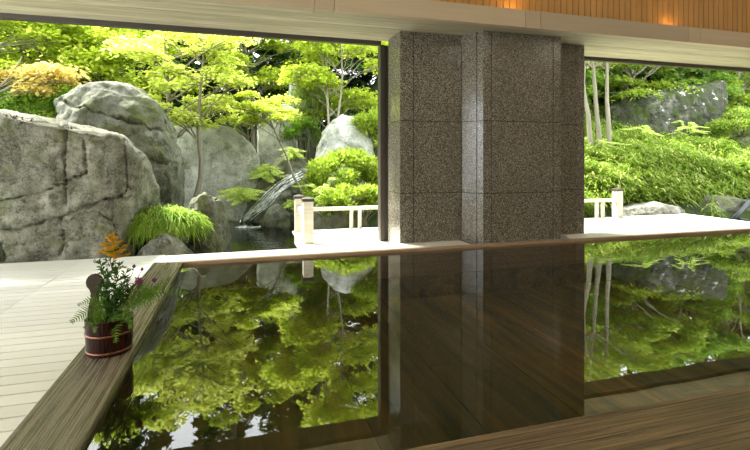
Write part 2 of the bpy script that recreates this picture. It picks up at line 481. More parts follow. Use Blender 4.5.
for j in range(NY+1):
    Y = 5.2 + 24.8*(j/NY)**1.5
    for i in range(NX+1):
        X = -16 + 52*i/NX
        vs.append((X, Y, ground(X, Y) if Y > 5.7 else -.6))
for j in range(NY):
    for i in range(NX):
        a = j*(NX+1)+i; fs.append((a, a+1, a+NX+2, a+NX+1))
me = bpy.data.meshes.new('ground'); me.from_pydata(vs, [], fs); me.materials.append(M['soil']); me.shade_smooth()
tag(link('ground', me), kind='structure')
b = MB(); b.prism([(-.78,5.2),(1.6,5.2),(2.0,10.9),(-1.6,10.9)], -.34, -.335)
tag(b.build('pond_water', M['pond']), 'garden pond water below the small cascade, between rock and deck', 'water', kind='stuff')

# ---------------------------------------------------------------- rocks
def rock(label, outline, Y, depth, mat, res=.045, amp=.05, cracks=(), seed=0, fr=.72, lean=0, chips=16, r2=.93, name='boulder', rough=1.0, group=None):
    pts = [wp(x, y, Y) for x, y in outline]
    c = sum(pts, Vector())/len(pts)
    zmin = min(p.z for p in pts)
    hull = []
    for p in pts: hull.append(p)
    for s, dy in ((fr, -.5), (r2, -.28), (r2, .25), (.7, .5)):
        for p in pts:
            q = c + (p-c)*s; q.y = Y + depth*dy + lean*(q.z-zmin)
            if p.z < zmin + .15*(c.z-zmin)+.05: q.z = p.z
            hull.append(q)
    bm = bmesh.new()
    for p in hull: bm.verts.new(p)
    r = bmesh.ops.convex_hull(bm, input=bm.verts)
    for v in [v for v in bm.verts if not v.link_faces]: bm.verts.remove(v)
    bmesh.ops.triangulate(bm, faces=bm.faces)
    for _ in range(9):
        le = [e for e in bm.edges if e.calc_length() > res*1.5]
        if not le: break
        bmesh.ops.subdivide_edges(bm, edges=le, cuts=1)
        bmesh.ops.triangulate(bm, faces=[f for f in bm.faces if len(f.verts) > 3])
    for _ in range(1): bmesh.ops.smooth_vert(bm, verts=bm.verts, factor=.5, use_axis_x=True, use_axis_y=True, use_axis_z=True)
    bm.normal_update()
    so_ = Vector((seed*13.7, seed*7.1, seed*3.3))
    rk = random.Random(seed*7+1); cc = Vector((c.x, Y, c.z)); allv = [v.co.copy() for v in bm.verts]
    for _ in range(chips):
        dn = Vector((rk.uniform(-1,1), rk.uniform(-1.6,.5), rk.uniform(-.25,.9))).normalized()
        sup = max((p-cc).dot(dn) for p in allv); of = sup*rk.uniform(.76,.95)
        for v in bm.verts:
            e_ = (v.co-cc).dot(dn) - of
            if e_ > 0: v.co -= dn*e_*.93
    bm.normal_update()
    mv = []
    for v in bm.verts:
        p = v.co; q = p + so_
        n1 = noise.noise(q*1.3)
        cell = noise.voronoi(q*1.7)[0]
        n2 = (cell[1]-cell[0])
        n3 = noise.fractal(q*5.0, .9, 2.1, 4)
        d = amp*(.8*n1 + .5*min(n2, .35)*2 - .1 + .6*n3*rough)
        n4 = noise.ridged_multi_fractal(q*2.3, 1.0, 2.0, 3, 1.0, 2.0)
        d -= amp*.16*n4*rough
        off = v.normal*d
        if cracks and v.normal.y < .2:
            X_, Y_ = pxof(p)
            for cr in cracks:
                wd = cr[0]
                for (ax, ay), (bx, by) in zip(cr[1][:-1], cr[1][1:]):
                    jx = 3.4*noise.noise(Vector((X_*.11, Y_*.11, 3)))+1.2*noise.noise(Vector((X_*.4, Y_*.4, 7)))
                    dx, dy = bx-ax, by-ay; L = dx*dx+dy*dy
                    u = min(1, max(0, ((X_-ax)*dx+(Y_+jx-ay)*dy)/L))
                    ds = math.hypot(X_-ax-dx*u, Y_+jx-ay-dy*u)
                    if ds < wd*.7: off += Vector((0, .045*min(1, (1-ds/wd/.7)*1.8), 0))
        mv.append(off)
    for v, d in zip(bm.verts, mv): v.co += d
    me = bpy.data.meshes.new(name); 
    org = Vector((c.x, Y, zmin))
    for v in bm.verts: v.co -= org
    bm.to_mesh(me); bm.free(); me.materials.append(mat); me.shade_smooth()
    o = link(name, me); o.location = org
    from mathutils.bvhtree import BVHTree
    ROCKS[label[:24]] = BVHTree.FromPolygons([v.co+org for v in me.vertices], [tuple(p.vertices) for p in me.polygons])
    return tag(o, label, 'rock', group)
ROCKS = {}
rock('huge cracked grey boulder filling the left side behind the deck',
     [(-70,262),(-78,150),(-40,108),(0,104),(30,112),(62,118),(70,125),(100,122),(124,134),(145,158),(160,190),(163,215),(150,235),(128,262)],
     6.35, 1.25, M['rock1'], .021, .05, [
      (2.4, [(0,232),(18,230),(40,222),(60,217),(85,208),(105,200),(118,196),(128,196)]),
      (1.8, [(66,125),(64,150),(66,180),(64,216)]), (1.5, [(66,180),(80,177),(86,170),(84,150),(82,135)]),
      (1.4, [(118,196),(124,190),(126,170),(122,140)]), (1.4, [(0,200),(20,196),(50,190),(64,183)]),
      (1.3, [(98,204),(100,215),(110,220),(116,228)]), (1.5, [(60,216),(64,240),(60,256)])], 1)
rock('tall dark grey boulder with a long crack standing behind the huge left boulder',
     [(57,215),(57,100),(75,88),(100,82),(130,86),(158,98),(172,112),(180,140),(187,170),(184,200),(176,235)],
     8.2, 1.5, M['rock2'], .03, .07, [
      (2.2, [(57,97),(66,103),(80,108),(100,113),(118,118),(135,122),(150,128),(176,133)]), (3.6, [(112,115),(128,120),(140,122)]),
      (1.6, [(160,112),(166,125),(172,140)]), (1.5,[(150,160),(165,164),(182,164)])], 2)
rock('rough upright rock rising from the pond beside the grass clump',
     [(186,262),(184,215),(190,200),(203,188),(214,190),(223,205),(228,230),(228,258)], 6.9, .8, M['rock2'], .024, .075, (), 3, name='pond_rock', rough=1.5, chips=22)
rock('small rounded rock under the grass clump at the deck edge',
     [(132,262),(140,246),(156,233),(166,233),(180,240),(195,256),(196,262)], 6.0, .5, M['rock1'], .025, .03, (), 4, name='rock')
rock('wide flat upright rock slab standing behind the pond',
     [(170,225),(172,126),(200,124),(232,127),(250,143),(259,156),(260,225)], 10.8, .8, M['slab'], .06, .045,
     [(1.5,[(205,190),(214,170),(211,150)])], 5, name='rock_slab', rough=.8, chips=0, fr=.95, r2=.99)
rock('narrow upright rock slab right of the wide slab',
     [(258,190),(257,118),(262,108),(285,104),(296,110),(299,185)], 11.3, .7, M['slab'], .06, .04, (), 6, name='rock_slab', chips=0, fr=.95, r2=.99)
rock('pointed grey rock slab topmost behind the maple branches',
     [(284,140),(288,90),(292,74),(303,72),(308,80),(312,140)], 12.2, .7, M['slab'], .07, .04, (), 7, name='rock_slab', chips=0, fr=.9, r2=.99)
rock('rounded pale boulder above the bright green shrubs left of the window post',
     [(306,215),(316,148),(327,124),(342,114),(358,117),(368,132),(373,150),(374,215)], 10.2, 1.2, M['slab'], .05, .05, (), 8)
rock('dark rock behind the fern beside the narrow slab',
     [(236,224),(240,205),(252,188),(266,172),(274,156),(285,146),(302,144),(312,156),(316,222)], 10.6, .9, M['rock2'], .05, .05, (), 9)
rock('wet sloping rock carrying the small cascade',
     [(242,226),(248,210),(260,193),(276,184),(286,174),(305,168),(318,176),(324,192),(326,226)], 10.2, 1.0, M['rock2'], .03, .10, (), 10)
rock('low rock beside the foot of the cascade',
     [(262,226),(268,208),(278,203),(290,212),(292,228)], 9.35, .6, M['rock2'], .035, .04, (), 11, name='rock')
rock('dark shaded rock at the left edge of the deck',
     [(-30,262),(-28,240),(-8,234),(8,238),(16,262)], 5.80, .16, M['rockmoss'], .03, .02, (), 12, name='rock')
rock('rock among shrubs behind the left railing posts',
     [(296,232),(300,212),(316,200),(345,202),(372,214),(374,236)], 8.3, .8, M['rock2'], .04, .05, (), 17, name='rock')
# right view
rock('large dark mossy boulder on the green slope in the right opening',
     [(616,150),(620,110),(636,94),(662,90),(700,84),(730,80),(738,88),(718,110),(698,126),(690,148),(655,152)], 11.2, 1.6, M['rockmoss'], .05, .09,
     [(3,[(636,96),(634,110),(640,125)])], 13, lean=.3)
rock('pale flat rock lying behind the right end of the railing',
     [(608,222),(612,210),(632,205),(655,202),(675,206),(688,213),(690,222)], 7.3, .6, M['rockpale'], .03, .035, (), 14, name='rock')
rock('broad mossy rock at the foot of the bamboo grass slope on the right',
     [(676,226),(684,206),(700,194),(725,196),(760,200),(790,205),(800,230)], 7.6, .8, M['rock2'], .04, .05, (), 15)
rock('grey rock half hidden in foliage at the right edge of the picture',
     [(722,175),(730,150),(745,136),(770,130),(790,175)], 9.7, .8, M['rock2'], .05, .05, (), 16)

# cascade: thin strands lying on the sloping rock
bvhs = [ROCKS[k] for k in ROCKS if 'cascade' in k or 'wet sloping' in k]
def onrock(x, y, fall):
    o_ = Vector((0,0,1)); d = (wp(x, y, 10)-o_).normalized(); best = None
    for bv in bvhs:
        h = bv.ray_cast(o_, d)
        if h[0] is not None and (best is None or h[3] < best[1]): best = (h[0], h[3])
    return best[0] - d*.02 if best else wp(x, y, fall)
b = MB(); rg = random.Random(12)
lines = [[(303,173),(288,181),(277,192),(268,203),(256,212),(244,222)], [(300,178),(284,188),(272,198),(262,208),(248,216),(241,224)],
         [(296,174),(280,183),(266,195),(256,206),(248,214),(240,221)],
         [(285,186),(274,194),(262,202),(252,209),(245,216),(240,223)]]
for ln in lines:
    for rep in range(3):
        pts = []; jx, jy = rg.uniform(-2.5,2.5), rg.uniform(-2,2)
        for (x0,y0),(x1,y1) in zip(ln[:-1], ln[1:]):
            for k in range(3):
                u = k/3; x = x0+(x1-x0)*u+jx+rg.uniform(-.5,.5); y = y0+(y1-y0)*u+jy+rg.uniform(-.4,.4)
                pts.append(onrock(x, y, 10.1-.8*(y-172)/50))
        b.tube(pts, [.005+.010*rg.random() for _ in pts], 5)
for k in range(9):
    a0 = rg.uniform(0,2*PI); c0 = wp(245+rg.uniform(-8,8), 224+rg.uniform(-1,2), 9.25); c0.z = -.325
    b.tube([c0+Vector((math.cos(q_)*.16, math.sin(q_)*.08, 0)) for q_ in (a0, a0+.5, a0+1)], .012, 5)
tag(b.build('cascade', M['cascade'], smooth=True), 'thin white cascade running down the sloping rock into the pond', 'waterfall', kind='stuff')

# ---------------------------------------------------------------- foliage generators
def leaves_mesh(name, P, D, size, width, mat, rng, tilt=.5, flat=True):
    """P leaf centres, D leaf directions; one folded diamond per leaf"""
    n = len(P)
    d = D/np.linalg.norm(D, axis=1, keepdims=True)
    up = np.tile([0,0,1.0], (n,1)) + rng.normal(0, tilt, (n,3))
    side = np.cross(d, up); side /= (np.linalg.norm(side, axis=1, keepdims=True)+1e-9)
    sz = size*rng.uniform(.6, 1.35, (n,1))
    a = P - d*sz*.5; c = P + d*sz*.5
    m = P - d*sz*.08
    l = m + side*sz*width*.5; r = m - side*sz*width*.5
    V = np.empty((n*4,3), np.float32); V[0::4]=a; V[1::4]=l; V[2::4]=c; V[3::4]=r
    me = bpy.data.meshes.new(name)
    me.vertices.add(n*4); me.vertices.foreach_set('co', V.ravel())
    me.loops.add(n*4); me.loops.foreach_set('vertex_index', np.arange(n*4, dtype=np.int32))
    me.polygons.add(n); me.polygons.foreach_set('loop_start', np.arange(0, n*4, 4, dtype=np.int32))
    try: me.polygons.foreach_set('loop_total', np.full(n, 4, dtype=np.int32))
    except Exception: pass
    me.update(calc_edges=True); me.materials.append(mat)
    return me

def pads_points(pads, n, rng, thick=.22, droop=.25):
    w_ = np.array([p[3]**2 for p in pads]); w_ = w_/w_.sum()
    idx = rng.choice(len(pads), n, p=w_)
    c = np.array([p[:3] for p in pads])[idx]; R = np.array([p[3] for p in pads])[idx]
    a = rng.uniform(0, 2*PI, n); rr_ = np.sqrt(rng.uniform(0, 1, n))
    # ragged lobed outline
    rr_ = rr_*(.72+.28*np.sin(a*5+idx*1.7)*np.cos(a*3+idx))
    x = np.cos(a)*rr_*R; y = np.sin(a)*rr_*R
    z = R*thick*rng.normal(0, .45, n) - droop*R*rr_**2
    P = c + np.stack([x, y, z], 1)
    D = np.stack([np.cos(a)+rng.normal(0,.7,n), np.sin(a)+rng.normal(0,.7,n), rng.normal(-.3,.35,n)], 1)
    return P, D

def limb(b, p0, p1, r0, r1, rg, seg=6, sag=.12, n=6):
    p0, p1 = Vector(p0), Vector(p1); L = (p1-p0).length
    pts = []
    for k in range(seg+1):
        u = k/seg
        p = p0.lerp(p1, u) + Vector((rg.uniform(-1,1), rg.uniform(-1,1), rg.uniform(-.5,.5)))*L*.035*(1 if 0<k<seg else 0)
        p.z += sag*L*math.sin(u*PI)
        pts.append(p)
    b.tube(pts, [r0+(r1-r0)*k/seg for k in range(seg+1)], n)
    return pts

def tree(name, label, base, crown, rad, npads, nleaf, size, mat, seed, trunk_r=.05, bark='bark', padr=(.45,.85), trunks=1, group=None, thick=.2, width=.62, cat='tree', lean=None):
    """base (X,Y); crown centre (X,Y,Z); rad (rx,ry,rz)"""
    rg = random.Random(seed); rng = np.random.default_rng(seed)
    X, Y = base; z = ground(X, Y)-.05
    t = empty(name, (X, Y, z), label, cat, group)
    pads = []
    for k in range(npads):
        for _ in range(30):
            u = Vector((rg.uniform(-1,1), rg.uniform(-1,1), rg.uniform(-1,1)))
            if .25 < u.length < 1: break
        pads.append((crown[0]+u.x*rad[0], crown[1]+u.y*rad[1], crown[2]+u.z*rad[2], rg.uniform(*padr)))
    b = MB()
    for q in range(trunks):
        bx = X + (q-(trunks-1)/2)*.22 + (rg.uniform(-.06,.06) if trunks > 1 else 0)
        top = Vector((crown[0]+rg.uniform(-.3,.3)+(q-(trunks-1)/2)*.5, crown[1], crown[2]+rad[2]*.75))
        mid = Vector((bx, Y, z)).lerp(top, .45) + Vector(((lean or 0), 0, .0))
        P = []
        p0 = Vector((bx, Y, z))
        for k in range(13):
            u = k/12
            p = p0*(1-u)**2 + mid*2*u*(1-u) + top*u*u
            p += Vector((noise.noise(Vector((u*4, seed, q))), noise.noise(Vector((seed, u*4, q+3))), 0))*.12*min(1, u*4)
            P.append(p)
        b.tube(P, [trunk_r*(1.25-1.1*k/12)+.004 for k in range(13)], 8)
        for k, pd in enumerate(pads):
            if k % trunks != q: continue
            pz = pd[2]-.5*math.hypot(pd[0]-crown[0], pd[1]-crown[1])-.2
            j = min(range(3, 13), key=lambda i: abs(P[i].z-pz))
            br = limb(b, P[j], (pd[0], pd[1], pd[2]-.05), trunk_r*.38, .006, rg, 6, .05, 5)
            for _ in range(4):
                a = rg.uniform(0, 2*PI); rr2 = pd[3]*rg.uniform(.5,.85)
                limb(b, br[4], (pd[0]+math.cos(a)*rr2, pd[1]+math.sin(a)*rr2, pd[2]-.03-.2*rr2), .009, .003, rg, 3, .05, 4)
    b.build('trunk', M[bark], t, smooth=True)
    P, D = pads_points(pads, nleaf, rng, thick)
    link('foliage', leaves_mesh('foliage', P, D, size, width, M[mat], rng, .45), t)
    return t

def conifer(label, X, Y, H, R, nleaf, seed, mat='conifer', name='conifer_tree', group='dark conifers at the back of the garden'):
    rg = random.Random(seed); rng = np.random.default_rng(seed)
    z = ground(X, Y)-.05
    t = empty(name, (X, Y, z), label, 'tree', group)
    b = MB(); b.tube([(X,Y,z),(X+.05,Y,z+H*.5),(X,Y,z+H)], [.16,.09,.015], 8)
    Ps = []; Ds = []
    nb = 70
    for k in range(nb):
        u = (k+rg.random())/nb; zz = z + H*(.06+.92*u); L = R*(1-u)**.7*rg.uniform(.65,1.1)+.15
        a = rg.uniform(0, 2*PI)
        p0 = Vector((X,Y,zz)); p1 = Vector((X+math.cos(a)*L, Y+math.sin(a)*L, zz-.28*L))
        b.tube([p0, p0.lerp(p1,.5)+Vector((0,0,.06*L)), p1], [.03*(1-u)+.008,.014,.004], 4)
        m = int(nleaf/nb*(.3+1.4*(1-u)))
        s = np.sqrt(rng.uniform(.03,1,m)); wdt = .32*L*(1.05-s)+.05
        off = rng.uniform(-1,1,m)*wdt
        px_ = p0.x+(p1.x-p0.x)*s - math.sin(a)*off; py_ = p0.y+(p1.y-p0.y)*s + math.cos(a)*off
        pz_ = zz-.28*L*s**1.5 - abs(off)*.25 + rng.normal(0,.04,m)
        Ps.append(np.stack([px_,py_,pz_],1))
        sg = np.sign(off)
        Ds.append(np.stack([math.cos(a)*.8-math.sin(a)*sg*.8+rng.normal(0,.3,m), math.sin(a)*.8+math.cos(a)*sg*.8+rng.normal(0,.3,m), rng.normal(-.5,.3,m)],1))
    b.build('trunk', M['darkbark'], t, smooth=True)
    link('foliage', leaves_mesh('foliage', np.concatenate(Ps), np.concatenate(Ds), .24, .38, M[mat], rng, .5), t)
    return t

def shrub(label, c, rad, nleaf, size, mat, seed, width=.5, name='shrub', cat='shrub', group=None, updir=.3):
    rg = random.Random(seed); rng = np.random.default_rng(seed)
    X, Y, Z = c; z = ground(X, Y)-.03
    t = empty(name, (X, Y, z), label, cat, group)
    nb = 26; b = MB(); lob = []
    for k in range(nb):
        a = rg.uniform(0,2*PI); e = rg.uniform(-.35,1.4)
        q = Vector((X+math.cos(a)*math.cos(e)*rad[0]*.72, Y+math.sin(a)*math.cos(e)*rad[1]*.72, Z+math.sin(e)*rad[2]*.78))
        lob.append((q.x,q.y,q.z, rg.uniform(.25,.42)*min(rad[0],rad[2]*1.3)))
        limb(b, (X+rg.uniform(-.08,.08), Y+rg.uniform(-.08,.08), z), q, .014, .004, rg, 4, .06, 4)
    b.build('stems', M['bark'], t)
    idx = rng.integers(0, nb, nleaf); L = np.array(lob)[idx]
    d = rng.normal(0,1,(nleaf,3)); d /= np.linalg.norm(d,axis=1,keepdims=True)
    P = L[:,:3] + d*L[:,3:4]*rng.uniform(.55,1.05,(nleaf,1))*np.array([1.15,1.15,.75])
    D = d + np.array([0,0,updir]) + rng.normal(0,.4,(nleaf,3))
    link('foliage', leaves_mesh('foliage', P, D, size, width, M[mat], rng, .6), t)
    return t

def blades(name, roots, dirs, length, width, mat, rng, parent=None, droop=.6):
    """arching grass blades, three quads each"""
    n = len(roots); seg = 3
    L = length*rng.uniform(.6,1.3,(n,1)); side = np.cross(dirs, [0,0,1.0]); side /= (np.linalg.norm(side,axis=1,keepdims=True)+1e-6)
    V = []
    for k in range(seg+1):
        u = k/seg
        p = roots + dirs*L*u; p = p.copy(); p[:,2] -= (droop*L[:,0]*u*u)
        wv = width*(.6+.9*u if u < .5 else 1.05-1.0*(u-.5)*1.9)
        V += [p - side*wv*.5, p + side*wv*.5]
    V = np.stack(V, 1).reshape(-1, 3)
    base = (np.arange(n)*(seg+1)*2)[:,None,None]
    q = np.array([[2*k,2*k+1,2*k+3,2*k+2] for k in range(seg)])[None]
    Fq = (base+q).reshape(-1)
    me = bpy.data.meshes.new(name); nf = n*seg
    me.vertices.add(len(V)); me.vertices.foreach_set('co', V.astype(np.float32).ravel())
    me.loops.add(nf*4); me.loops.foreach_set('vertex_index', Fq.astype(np.int32))
    me.polygons.add(nf); me.polygons.foreach_set('loop_start', np.arange(0,nf*4,4,dtype=np.int32))
    me.update(calc_edges=True); me.materials.append(M[mat])
    return link(name, me, parent)

# ---------------------------------------------------------------- garden trees
def at(x, y, Y): return tuple(wp(x, y, Y))
BK = 'maples in the back of the garden'
# broad maples, left view
tree('maple_tree', 'broad bright green maple above the huge left boulder, left of all maples', (-6.6,11.5), (-5.6,11.5,3.4), (2.6,1.6,1.8), 60, 26000, .11, 'maple', 21, .07, padr=(.5,.95))
tree('maple_tree', 'green maple whose crown spreads right behind the tall dark grey boulder', (-3.4,12.4), (-3.2,12.2,3.6), (2.2,1.5,2.0), 60, 28000, .11, 'maple', 22, .07, padr=(.5,.9))
tree('maple_tree', 'rust tinged maple crown low at the left edge of the garden', (-4.9,9.4), at(20,72,9.4), (1.0,.7,.35), 12, 3600, .085, 'maplered', 23, .04, padr=(.35,.6))
tree('maple_tree', 'pale golden maple with a slim light trunk beside the tall dark grey boulder', tuple(wp(186,190,9.3))[:2], at(182,66,9.3), (1.2,.8,1.1), 28, 7500, .085, 'maplegold', 24, .05, padr=(.3,.6), trunks=2)
tree('maple_tree', 'low yellow maple spreading its branches in front of the rock slabs', (.35,11.4), at(243,106,10.2), (1.25,.6,.34), 16, 5200, .075, 'maplegold', 25, .035, padr=(.3,.55))
tree('maple_tree', 'bright maple standing above the pointed rock slab', (.4,14.2), (.2,14.0,4.6), (1.6,1.1,2.3), 44, 18000, .11, 'maple', 26, .06, padr=(.4,.75))
tree('maple_tree', 'yellow green maple with two thin trunks rising past the rounded pale boulder', tuple(wp(335,170,9.5))[:2], (2.3,11.4,3.9), (1.6,1.2,2.2), 50, 20000, .10, 'maple', 27, .028, padr=(.4,.75), trunks=2)
tree('maple_tree', 'slender young tree leaning left over the top of the cascade', tuple(wp(322,178,9.4))[:2], at(268,106,9.7), (.7,.5,.35), 9, 2400, .075, 'maple', 28, .028, padr=(.25,.42), lean=-.1)
shrub('pale feathery shrub between the pointed slab and the rounded boulder', at(316,108,11.6), (.75,.5,.75), 4200, .09, 'feather', 31, .22)
shrub('bright green low shrub directly behind the railing near the window post', at(345,178,8.9), (.9,.6,.52), 7500, .10, 'greenleaf', 32, .33)
shrub('leafy green shrub filling the corner beside the window post', at(375,150,10.0), (.8,.6,.95), 7500, .10, 'greenleaf', 33, .4)
shrub('small dark green shrub above the fern and the narrow slab', at(303,135,11.0), (.55,.4,.4), 2600, .08, 'midleaf', 34, .4)
shrub('green shrub growing low against the deck behind the railing rail', at(356,204,8.0), (.75,.35,.34), 6500, .095, 'greenleaf', 38, .3)
shrub('green shrub behind the low rock beside the railing corner', at(322,203,8.6), (.42,.35,.30), 2600, .07, 'greenleaf', 35, .35)
shrub('dark shrub in the shade behind the tall grey boulder', (-3.6,9.9,1.6), (1.2,.7,.8), 4500, .10, 'midleaf', 36, .45)
shrub('green shrub low behind the left boulders at the picture edge', (-5.3,9.0,1.6), (1.3,.7,.75), 5000, .10, 'midleaf', 37, .45)
# right view
tree('slope_tree', 'green leafy tree with three pale leaning trunks beside the right pillar', tuple(wp(601,135,9.3))[:2], at(588,8,9.7), (2.0,1.2,1.25), 34, 11000, .10, 'greenleaf', 41, .05, padr=(.45,.8), trunks=3, width=.5)
tree('slope_tree', 'leafy tree overhanging the mossy boulder from above', (9.3,12.8), (8.9,12.4,4.1), (2.4,.9,1.3), 56, 24000, .13, 'midleaf', 42, .08, padr=(.45,.85), width=.45)
tree('slope_tree', 'dense green tree at the right picture edge on the slope', (12.6,12.4), (12.4,12.3,4.3), (2.1,1.3,2.0), 56, 24000, .13, 'greenleaf', 43, .08, padr=(.5,.9), width=.45)
tree('slope_tree', 'fresh green tree in the far background behind the pale trunks', (6.8,14), (6.7,13.6,4.6), (2.6,1.2,2.9), 56, 26000, .14, 'greenleaf', 44, .08, padr=(.5,.95), width=.45)
for i, (X, Y, H, R) in enumerate([(-10.9,15,6.6,2.6), (-6.2,16.4,7.4,2.9), (-3.1,15.8,8.0,2.9), (-.2,15.4,9.3,3.0), (2.6,16.2,9.8,3.0), (5.4,17,9.4,2.9), (8.6,16.6,8.4,2.9), (11.8,16,9.0,2.9), (15.5,15.5,9.0,3.0), (19.5,15.6,9.5,3.0), (23.6,15.8,10,3.1)]):
    lab = ['dark conifer at the far left edge of the garden', 'dark conifer behind the broad left maple', 'dark conifer rising behind the tall grey boulder',
           'dark conifer rising behind the rock slabs', 'dark conifer behind the window post', 'dark conifer hidden behind the granite pillars',
           'dark conifer above the mossy boulder', 'dark conifer right of the mossy boulder', 'dark conifer beyond the right edge of the slope', 'dark conifer rising over the right picture edge', 'dark conifer farthest right behind the slope'][i]
    conifer(lab, X, Y, H, R, 13000, 60+i)

for i, (X, Y, zc, rx, rz, lab) in enumerate([(-11, 18.5, 3.0, 3.0, 2.6, 'dense evergreen in the far left background of the garden'), (-4.9, 19, 3.8, 2.6, 3.6, 'dense evergreen behind the conifers over the huge boulder'),
        (-2.4, 19, 4.2, 3.2, 3.8, 'dense evergreen behind the conifers over the tall grey boulder'), (2.0, 19, 5.2, 3.4, 4.8, 'dense evergreen behind the conifers over the rock slabs'),
        (6.5, 19.5, 5.0, 3.4, 4.6, 'dense evergreen far behind the granite pillars'), (11.2, 19.5, 4.8, 3.6, 3.9, 'dense evergreen far behind the mossy boulder'),
        (21.2, 19, 5.4, 3.8, 4.6, 'dense evergreen behind the conifers over the right picture edge'), (26.5, 19, 5.4, 3.8, 4.6, 'dense evergreen farthest right behind the slope'), (16.2, 19, 5.2, 3.6, 4.4, 'dense evergreen far behind the right edge of the slope'), (13.6, 14.8, 4.0, 2.4, 1.8, 'low evergreen on the slope right of the mossy boulder')]):
    tree('evergreen_tree', lab, (X, Y), (X, Y, zc), (rx, 1.5, rz), 90, 24000, .24, 'conifer', 80+i, .16, 'darkbark', (.6,1.1), width=.5, thick=.4)

for i, (X, Y, zc, rx, rz, lab) in enumerate([(15.2, 12.8, 4.4, 2.0, 2.0, 'fresh green tree above the boulder at the right picture edge'), (18.4, 13.2, 4.6, 2.2, 2.4, 'fresh green tree crossing the right edge of the picture'),
        (10.9, 13.6, 4.6, 2.2, 2.3, 'fresh green tree directly behind the large mossy boulder'), (21.8, 13.6, 4.8, 2.2, 2.4, 'fresh green tree beyond the right edge of the picture')]):
    tree('slope_tree', lab, (X, Y), (X, Y, zc), (rx, 1.3, rz), 54, 22000, .14, 'greenleaf' if i % 2 else 'midleaf', 120+i, .08, padr=(.5,.9), width=.45)

# ---------------------------------------------------------------- bamboo grass slope
rng = np.random.default_rng(5)
N = 95000
U = rng.uniform(0,1,N)
Ys = 7.1 + rng.uniform(0,1,N)**1.2*5.6; Xs = Ys*rng.uniform(.62, 1.68, N)
hz = np.array([ground(a, c) for a, c in zip(Xs, Ys)])
hump = np.array([noise.noise(Vector((a*1.1, c*1.1, 4)))*.34+noise.noise(Vector((a*2.9, c*2.9, 1)))*.2 for a, c in zip(Xs, Ys)])
keep = ~((Ys < 7.5) & (Xs > 9.0) & (hump < .05)) & ~((Ys < 7.45) & (Xs/Ys > .90) & (Xs/Ys < 1.26)) 
R0 = np.stack([Xs, Ys, hz + .12 + hump.clip(-.1,1) + rng.uniform(-.12,.22,N)], 1)[keep]
a = rng.uniform(0, 2*PI, len(R0))
Dr = np.stack([np.cos(a), np.sin(a)-.3, rng.uniform(-.2,1.3,len(R0))], 1); Dr /= np.linalg.norm(Dr,axis=1,keepdims=True)
o = blades('bamboo_grass', R0, Dr, .21, .024, 'sasa', rng, droop=.55)
tag(o, 'dense bright bamboo grass covering the slope in the right opening', 'bamboo grass', kind='stuff')
# a few overhanging bushes on the slope front
shrub('overhanging bamboo grass bush above the broad mossy rock on the right', at(725,178,8.25), (1.0,.6,.42), 6500, .14, 'sasa', 45, .2, name='bamboo_bush', cat='bush', updir=-.3)
shrub('bamboo grass bush behind the pale flat rock and railing end', at(630,178,8.6), (1.1,.6,.45), 7500, .13, 'sasa', 46, .2, name='bamboo_bush', cat='bush', updir=-.2)
shrub('feathery bright bush left of the mossy boulder below the pale trunks', at(600,150,9.6), (.8,.5,.35), 4500, .12, 'sasa', 47, .25, name='bamboo_bush', cat='bush')
shrub('green bush at the right picture edge beside the mossy boulder', at(742,126,10.0), (1.2,.7,.5), 8500, .12, 'sasa', 48, .25, name='bamboo_bush', cat='bush')

# grass clump at the left
rng = np.random.default_rng(8)
gc = Vector(at(157,223,6.35)); t = empty('grass_clump', (gc.x, gc.y, -.1), 'bright green grass clump drooping over the small rock at the deck edge', 'grass')
n = 9000
e = rng.normal(0,1,(n,3)); e /= np.linalg.norm(e,axis=1,keepdims=True); e[:,2] = abs(e[:,2])
R0 = np.array(gc) + e*np.array([.58,.26,.24])*rng.uniform(.4,1,(n,1)) + np.array([0,0,-.05])
Dr = e*np.array([1,1,.8]) + rng.normal(0,.55,(n,3)) + np.array([0,-.2,.3]); Dr /= np.linalg.norm(Dr,axis=1,keepdims=True)
blades('blades', R0, Dr, .17, .010, 'grass', rng, t, .75)
b = MB()
for k in range(30):
    p = R0[k*7]; limb(b, (gc.x+random.uniform(-.1,.1), gc.y+.05, -.12), p, .006, .003, random, 4, .05, 4)
b.build('stems', M['darkbark'], t)

